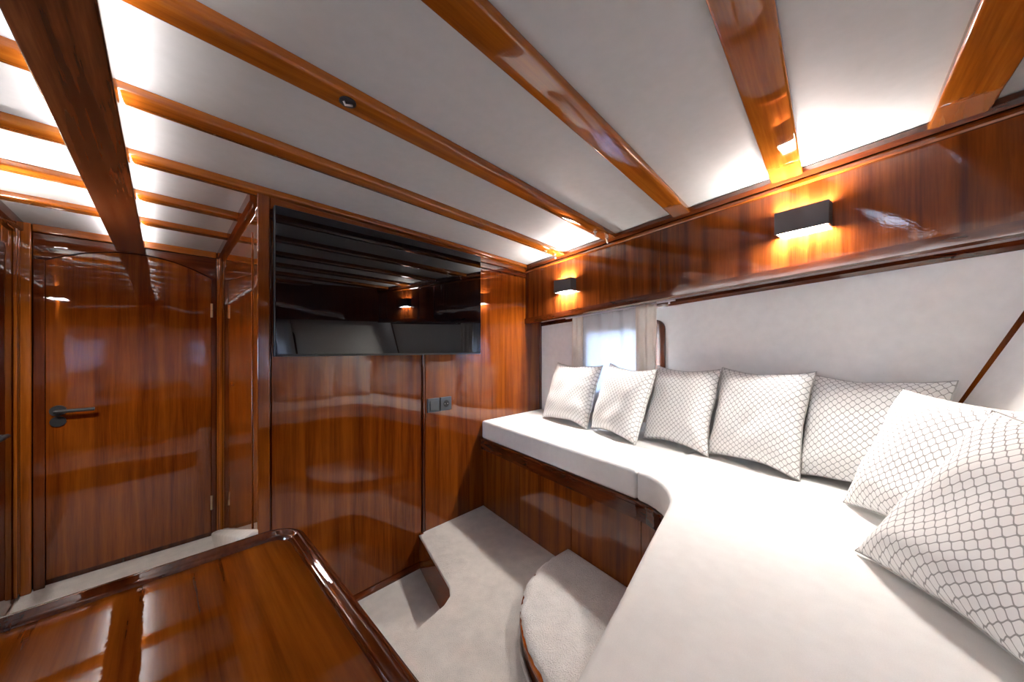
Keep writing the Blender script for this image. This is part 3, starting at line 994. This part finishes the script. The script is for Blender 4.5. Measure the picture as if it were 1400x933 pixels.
obj('track', bm, 'rail_white', cr)
obj('end_stop', box(hull(0.63) - 0.062, hull(0.63) - 0.054, 0.626, 0.634, lock_b(0.63) - 0.013, lock_b(0.63) + 0.001), 'rail_white', cr)
# stern window curtains
for side in (1, -1):
    bm = bmesh.new()
    g = []
    for i in range(61):
        u = i / 60
        s = 1.0 + 0.64 * u
        col = []
        for j in range(11):
            z = 0.82 + (1.546 - 0.82) * j / 10
            zz = max(z, Z_SEAT)
            c = Vector((hull(corner_y(zz)), corner_y(zz))) + ST * s + Vector((-0.342, 0.94)) * (0.05 + 0.008 * math.sin(u * 36))
            x = c.x if side > 0 else 2 * CX - c.x
            col.append(bm.verts.new((x, c.y, z)))
        g.append(col)
    for i in range(60):
        for j in range(10):
            bm.faces.new((g[i][j], g[i + 1][j], g[i + 1][j + 1], g[i][j + 1]))
    o = obj('sheer_curtain', bm, 'sheer', None, smooth=True)
    m = o.modifiers.new('thickness', 'SOLIDIFY'); m.thickness = 0.0012
    tag(o, 'white sheer curtain over the %s stern window' % ('starboard' if side > 0 else 'port'), 'curtain')

# ------------------------------------------------------------------ table
TX0, TX1, TY0, TY1, TZ = -0.455, 0.213, 0.06, 0.885, 0.83
tb = thing('table', 'small varnished mahogany table with a raised rounded rim', 'table', ((TX0 + TX1) / 2, (TY0 + TY1) / 2, Z_PLAT))
def rr_path(x0, x1, y0, y1, r, seg=10):
    return round_rect(x0, x1, y0, y1, r, seg)
loop = rr_path(TX0 + 0.016, TX1 - 0.016, TY0 + 0.016, TY1 - 0.016, 0.050)
inner = rr_path(TX0 + 0.012, TX1 - 0.012, TY0 + 0.012, TY1 - 0.012, 0.05)
obj('top', prism(inner, TZ - 0.030, TZ), 'table', tb)
prof = [(-0.016, -0.034), (0.010, -0.034), (0.016, -0.026), (0.0165, 0.000)]
prof = [(-0.016, -0.030), (-0.0175, -0.010), (-0.0165, 0.004), (-0.012, 0.012), (-0.005, 0.0155), (0.001, 0.014), (0.004, 0.009), (0.008, 0.0085), (0.011, 0.005), (0.0125, 0.0005), (0.0125, -0.012), (0.0, -0.036), (-0.010, -0.036)]
bm = sweep([(x, y, TZ) for x, y in loop], prof, closed=True)
obj('rim', bm, 'dark_y', tb, smooth=True)
mx, my = (TX0 + TX1) / 2, (TY0 + TY1) / 2
bm = bmesh.new()
lat = [(0.17, 0.0), (0.17, 0.02), (0.12, 0.035), (0.06, 0.06), (0.05, 0.12), (0.05, 0.45), (0.07, 0.53), (0.13, 0.575), (0.15, 0.61)]
rings = [[bm.verts.new((mx + r * math.cos(2 * math.pi * k / 28), my + r * math.sin(2 * math.pi * k / 28), Z_PLAT + z)) for k in range(28)] for r, z in lat]
for a, b in zip(rings, rings[1:]):
    for k in range(28):
        bm.faces.new((a[k], a[(k + 1) % 28], b[(k + 1) % 28], b[k]))
bm.faces.new(rings[0]); bm.faces.new(rings[-1])
obj('pedestal', bm, 'wood_z', tb, smooth=True)

# ------------------------------------------------------------------ small fittings on the beams
def hook(x, y, label):
    z = ceil_z(x, y) - BD
    t = thing('ceiling_hook', label, 'hook', (x, y, z), 'small steel hooks under the beams')
    obj('plate', tube([(0, 0, 0.001), (0, 0, -0.004)], 0.010, 14), 'steel', t, local=True)
    obj('stem', tube([(0, 0, -0.003), (0, 0, -0.016), (0.004, 0, -0.024), (0.010, 0, -0.026)], [0.005, 0.0045, 0.0045, 0.004], 10), 'steel', t, local=True, smooth=True)
hook(1.59, 0.912, 'small steel hook under the second beam from the bulkhead, away from the locker')
hook(1.72, 0.912, 'small steel hook under the second beam from the bulkhead, against the locker')
hook(1.66, 1.298, 'small steel hook under the beam nearest the bulkhead, away from the locker')
hook(1.755, 1.298, 'small steel hook under the beam nearest the bulkhead, against the locker')
fx, fy = 0.33, 0.905
fz = ceil_z(fx, fy) - BD
t = thing('beam_fitting', 'dark round metal fitting set into a ceiling beam', 'fitting', (fx, fy, fz))
obj('ring', tube([(0, 0, 0.001), (0, 0, -0.003)], 0.020, 20), 'black', t, local=True)
obj('catch', tube([(-0.010, 0, -0.003), (-0.005, 0.003, -0.009), (0.004, -0.002, -0.008), (0.011, 0.0, -0.004)], 0.003, 8), 'steel', t, local=True, smooth=True)
